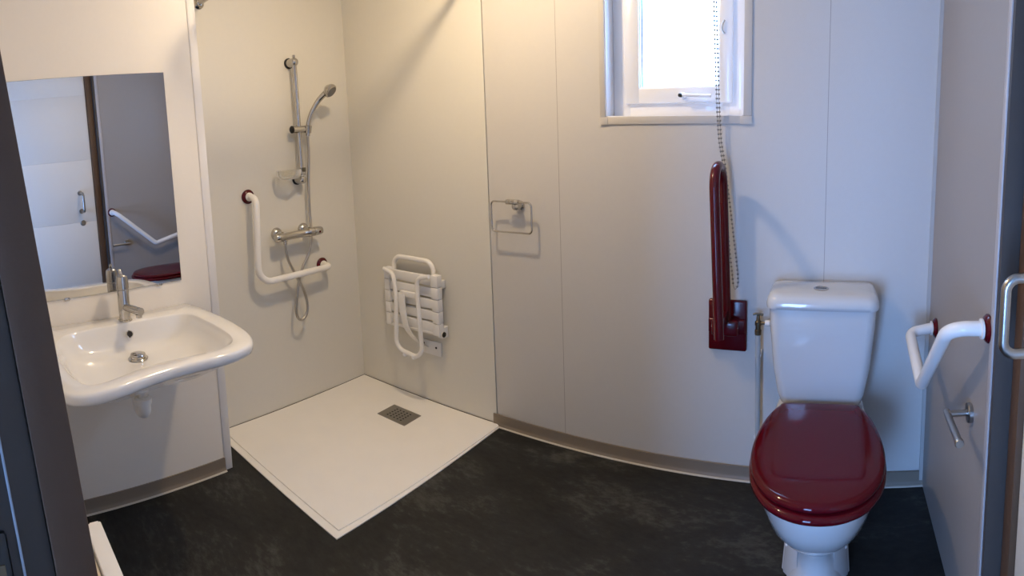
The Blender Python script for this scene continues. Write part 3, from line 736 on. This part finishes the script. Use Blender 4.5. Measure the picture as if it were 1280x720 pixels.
def rsec(z, hw, y0, y1, r=0.03, n=8):
    out = []
    for cx_, cy_, a0 in ((hw-r, y1-r, 0), (-hw+r, y1-r, 90), (-hw+r, y0+r, 180), (hw-r, y0+r, 270)):
        rr = r
        for k in range(n):
            a = radians(a0+k*90/(n-1)); out.append(Vector((TC+cx_+cos(a)*rr, YB+cy_+sin(a)*rr, z)))
    return out
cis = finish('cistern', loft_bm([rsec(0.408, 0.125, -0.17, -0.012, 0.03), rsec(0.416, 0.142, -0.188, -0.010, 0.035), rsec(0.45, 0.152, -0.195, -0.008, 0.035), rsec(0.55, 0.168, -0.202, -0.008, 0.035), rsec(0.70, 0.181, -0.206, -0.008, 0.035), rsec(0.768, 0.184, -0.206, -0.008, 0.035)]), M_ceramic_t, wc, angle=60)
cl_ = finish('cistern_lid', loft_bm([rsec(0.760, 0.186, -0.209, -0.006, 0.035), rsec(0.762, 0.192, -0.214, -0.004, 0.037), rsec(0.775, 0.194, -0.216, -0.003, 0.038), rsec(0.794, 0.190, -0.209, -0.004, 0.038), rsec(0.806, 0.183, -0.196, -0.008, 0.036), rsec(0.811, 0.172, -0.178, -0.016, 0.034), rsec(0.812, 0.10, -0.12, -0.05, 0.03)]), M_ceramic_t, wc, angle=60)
fb = lathe('flush_button', [(0, 0), (0.026, 0), (0.027, 0.003), (0.022, 0.005), (0.021, 0.0035), (0, 0.0035)], (TC-0.008, YB-0.120, 0.811), (0, 0, 1), M_chrome, cl_)
finish('button_half', box_bm((TC-0.0265, YB-0.1215, 0.814), (TC+0.0105, YB-0.1195, 0.8158)), M_black, cl_, smooth=False)
adopt(wc)

# water supply pipe with stop valve
wv = thing('supply_pipe', 'grey water pipe with a small brass stop tap left of the cistern', 'pipe', (-0.255, YB-0.05, 0))
PX, PY = -0.252, YB-0.050
finish('pipe', tube_bm(spline([(PX+0.004, PY, 0.0), (PX+0.002, PY, 0.30), (PX, PY, 0.61)], 4), 0.0100, 14), M_pipe, wv)
lathe('valve_body', [(0, 0), (0.012, 0.0), (0.0125, 0.018), (0.010, 0.020), (0.010, 0.034), (0.0125, 0.036), (0.0125, 0.050), (0.008, 0.054), (0.005, 0.075), (0, 0.076)], (PX, PY, 0.608), (0, 0, 1), M_brass, wv, 16)
finish('tee_handle', tube_bm([(PX-0.019, PY, 0.684), (PX-0.008, PY, 0.6865), (PX+0.008, PY, 0.6865), (PX+0.019, PY, 0.684)], 0.0042, 10), M_brass, wv)
finish('side_outlet', tube_bm([(PX, PY, 0.652), (PX+0.030, PY-0.004, 0.655)], 0.006, 12), M_brass, wv)
lathe('outlet_nut', [(0, 0), (0.010, 0), (0.0115, 0.004), (0.0115, 0.016), (0.008, 0.020), (0, 0.020)], (PX+0.026, PY-0.004, 0.655), (1, 0, 0), M_plastic, wv, 16)
finish('tail', tube_bm([(PX+0.04, PY-0.004, 0.655), (TC-0.1815, PY-0.008, 0.656)], 0.006, 10), M_plastic, wv)
for z in (0.20, 0.52):
    finish('pipe_clip', box_bm((PX-0.010, PY-0.004, z), (PX+0.012, YB-0.0005, z+0.014), 0.003), M_plastic, wv)
adopt(wv)

# toilet roll holder on the right wall
rh = thing('toilet_roll_holder', 'empty L-shaped steel toilet roll holder on the right wall', 'roll holder', (XR, 1.36, 0.62))
RYh, RZh = 1.365, 0.634
lathe('rose', [(0, 0), (0.026, 0), (0.026, 0.010), (0.024, 0.012), (0.0115, 0.012)], (XR-0.0005, RYh, RZh), (-1, 0, 0), M_steel, rh)
finish('arm', tube_bm([(XR-0.010, RYh, RZh), (XR-0.066, RYh, RZh)], 0.0085, 18), M_steel, rh)
finish('bar', tube_bm([(XR-0.066, RYh+0.012, RZh), (XR-0.066, RYh-0.135, RZh)], 0.0095, 20), M_steel, rh)
lathe('bar_end', [(0, 0), (0.0115, 0), (0.0115, 0.010), (0.010, 0.012), (0, 0.012)], (XR-0.066, RYh-0.133, RZh), (0, -1, 0), M_steel, rh)
adopt(rh)

# wall heater by the doorway
ht = thing('wall_heater', 'white panel heater on the front wall, only its top edge in view bottom left', 'heater', (-0.86, YF, 0.3))
finish('casing', box_bm((-1.130, 0.190, 0.150), (-0.62, 0.224, 0.600), 0.003), M_white, ht)
finish('rear_panel', box_bm((-1.120, 0.130, 0.160), (-0.62, 0.1885, 0.592), 0.004), M_cream, ht)
finish('end_cap', box_bm((-1.137, 0.200, 0.160), (-1.130, 0.220, 0.597), 0.002), M_white, ht)
for x in (-1.05, -0.70):
    finish('wall_bracket', box_bm((x, YF+0.0005, 0.25), (x+0.03, 0.132, 0.50), 0.002), M_white, ht)
adopt(ht)

# ceiling lamp
LX, LY = -1.24, 1.34
lp = thing('ceiling_lamp', 'round opal ceiling lamp over the middle of the wet room', 'lamp', (LX, LY, HC))
lathe('base', [(0, 0), (0.10, 0), (0.10, 0.020), (0, 0.020)], (LX, LY, HC-0.0005), (0, 0, -1), M_white, lp)
lathe('shade', [(0.094, 0.019), (0.096, 0.035), (0.085, 0.055), (0.055, 0.068), (0, 0.073)], (LX, LY, HC), (0, 0, -1), emit('opal_glass', (1.0, 0.72, 0.44), 3.0), lp)
adopt(lp)
ld = bpy.data.lights.new('ceiling_lamp_light', 'POINT'); ld.energy = 15; ld.color = (1.0, 0.765, 0.49); ld.shadow_soft_size = 0.035
lo = bpy.data.objects.new('ceiling_lamp_light', ld); C.objects.link(lo); lo.location = (LX, LY, HC-0.13)
la = bpy.data.lights.new('ceiling_lamp_downlight', 'AREA'); la.shape = 'DISK'; la.size = 0.10; la.energy = 9; la.color = (1.0, 0.765, 0.49)
lb = bpy.data.objects.new('ceiling_lamp_downlight', la); C.objects.link(lb); lb.location = (LX, LY, HC-0.078)

# daylight: sky outside, portals in the back-wall window and the added hall window
w = bpy.data.worlds.new('World'); bpy.context.scene.world = w; w.use_nodes = True
bg = w.node_tree.nodes['Background']; bg.inputs[0].default_value = (0.26, 0.49, 1.0, 1); bg.inputs[1].default_value = 39.0
def portal(x0, x1, z0, z1, y, rot):
    d = bpy.data.lights.new('portal', 'AREA'); d.shape = 'RECTANGLE'; d.size = x1-x0; d.size_y = z1-z0; d.cycles.is_portal = True
    o = bpy.data.objects.new('window_portal', d); C.objects.link(o); o.location = ((x0+x1)/2, y, (z0+z1)/2); o.rotation_euler = rot
portal(WX0, WX1, WZ0, WZ1, YB+0.125, (-pi/2, 0, 0))
portal(HX0, HX1, HZ0, HZ1, -1.31, (pi/2, 0, 0))

# ================================================================== CAMERA
cd = bpy.data.cameras.new('camera'); cam = bpy.data.objects.new('camera', cd); C.objects.link(cam)
F, CYP = 695.0, 234.6618
cd.type = 'PANO'; cd.panorama_type = 'CENTRAL_CYLINDRICAL'
cd.central_cylindrical_range_u_min = -640/F; cd.central_cylindrical_range_u_max = 640/F
cd.central_cylindrical_range_v_min = (CYP-720)/F; cd.central_cylindrical_range_v_max = CYP/F
cd.central_cylindrical_radius = 1.0
yaw, pitch, roll = 0.5756, -0.1029, 0.0346
Rm = Matrix.Rotation(yaw, 3, 'Z') @ Matrix.Rotation(pitch, 3, 'X') @ Matrix.Rotation(roll, 3, 'Y')
Mx = Rm @ Matrix(((1, 0, 0), (0, 0, -1), (0, 1, 0)))
cam.matrix_world = Matrix.Translation((0, 0, EYE)) @ Mx.to_4x4()
bpy.context.scene.camera = cam

vs = bpy.context.scene.view_settings
vs.view_transform = 'Standard'; vs.look = 'None'; vs.exposure = 0.0; vs.gamma = 1.0; vs.use_curve_mapping = False
bpy.context.scene.cycles.use_denoising = True
bpy.context.scene.cycles.max_bounces = 10; bpy.context.scene.cycles.diffuse_bounces = 6
bpy.context.scene.cycles.sample_clamp_indirect = 8
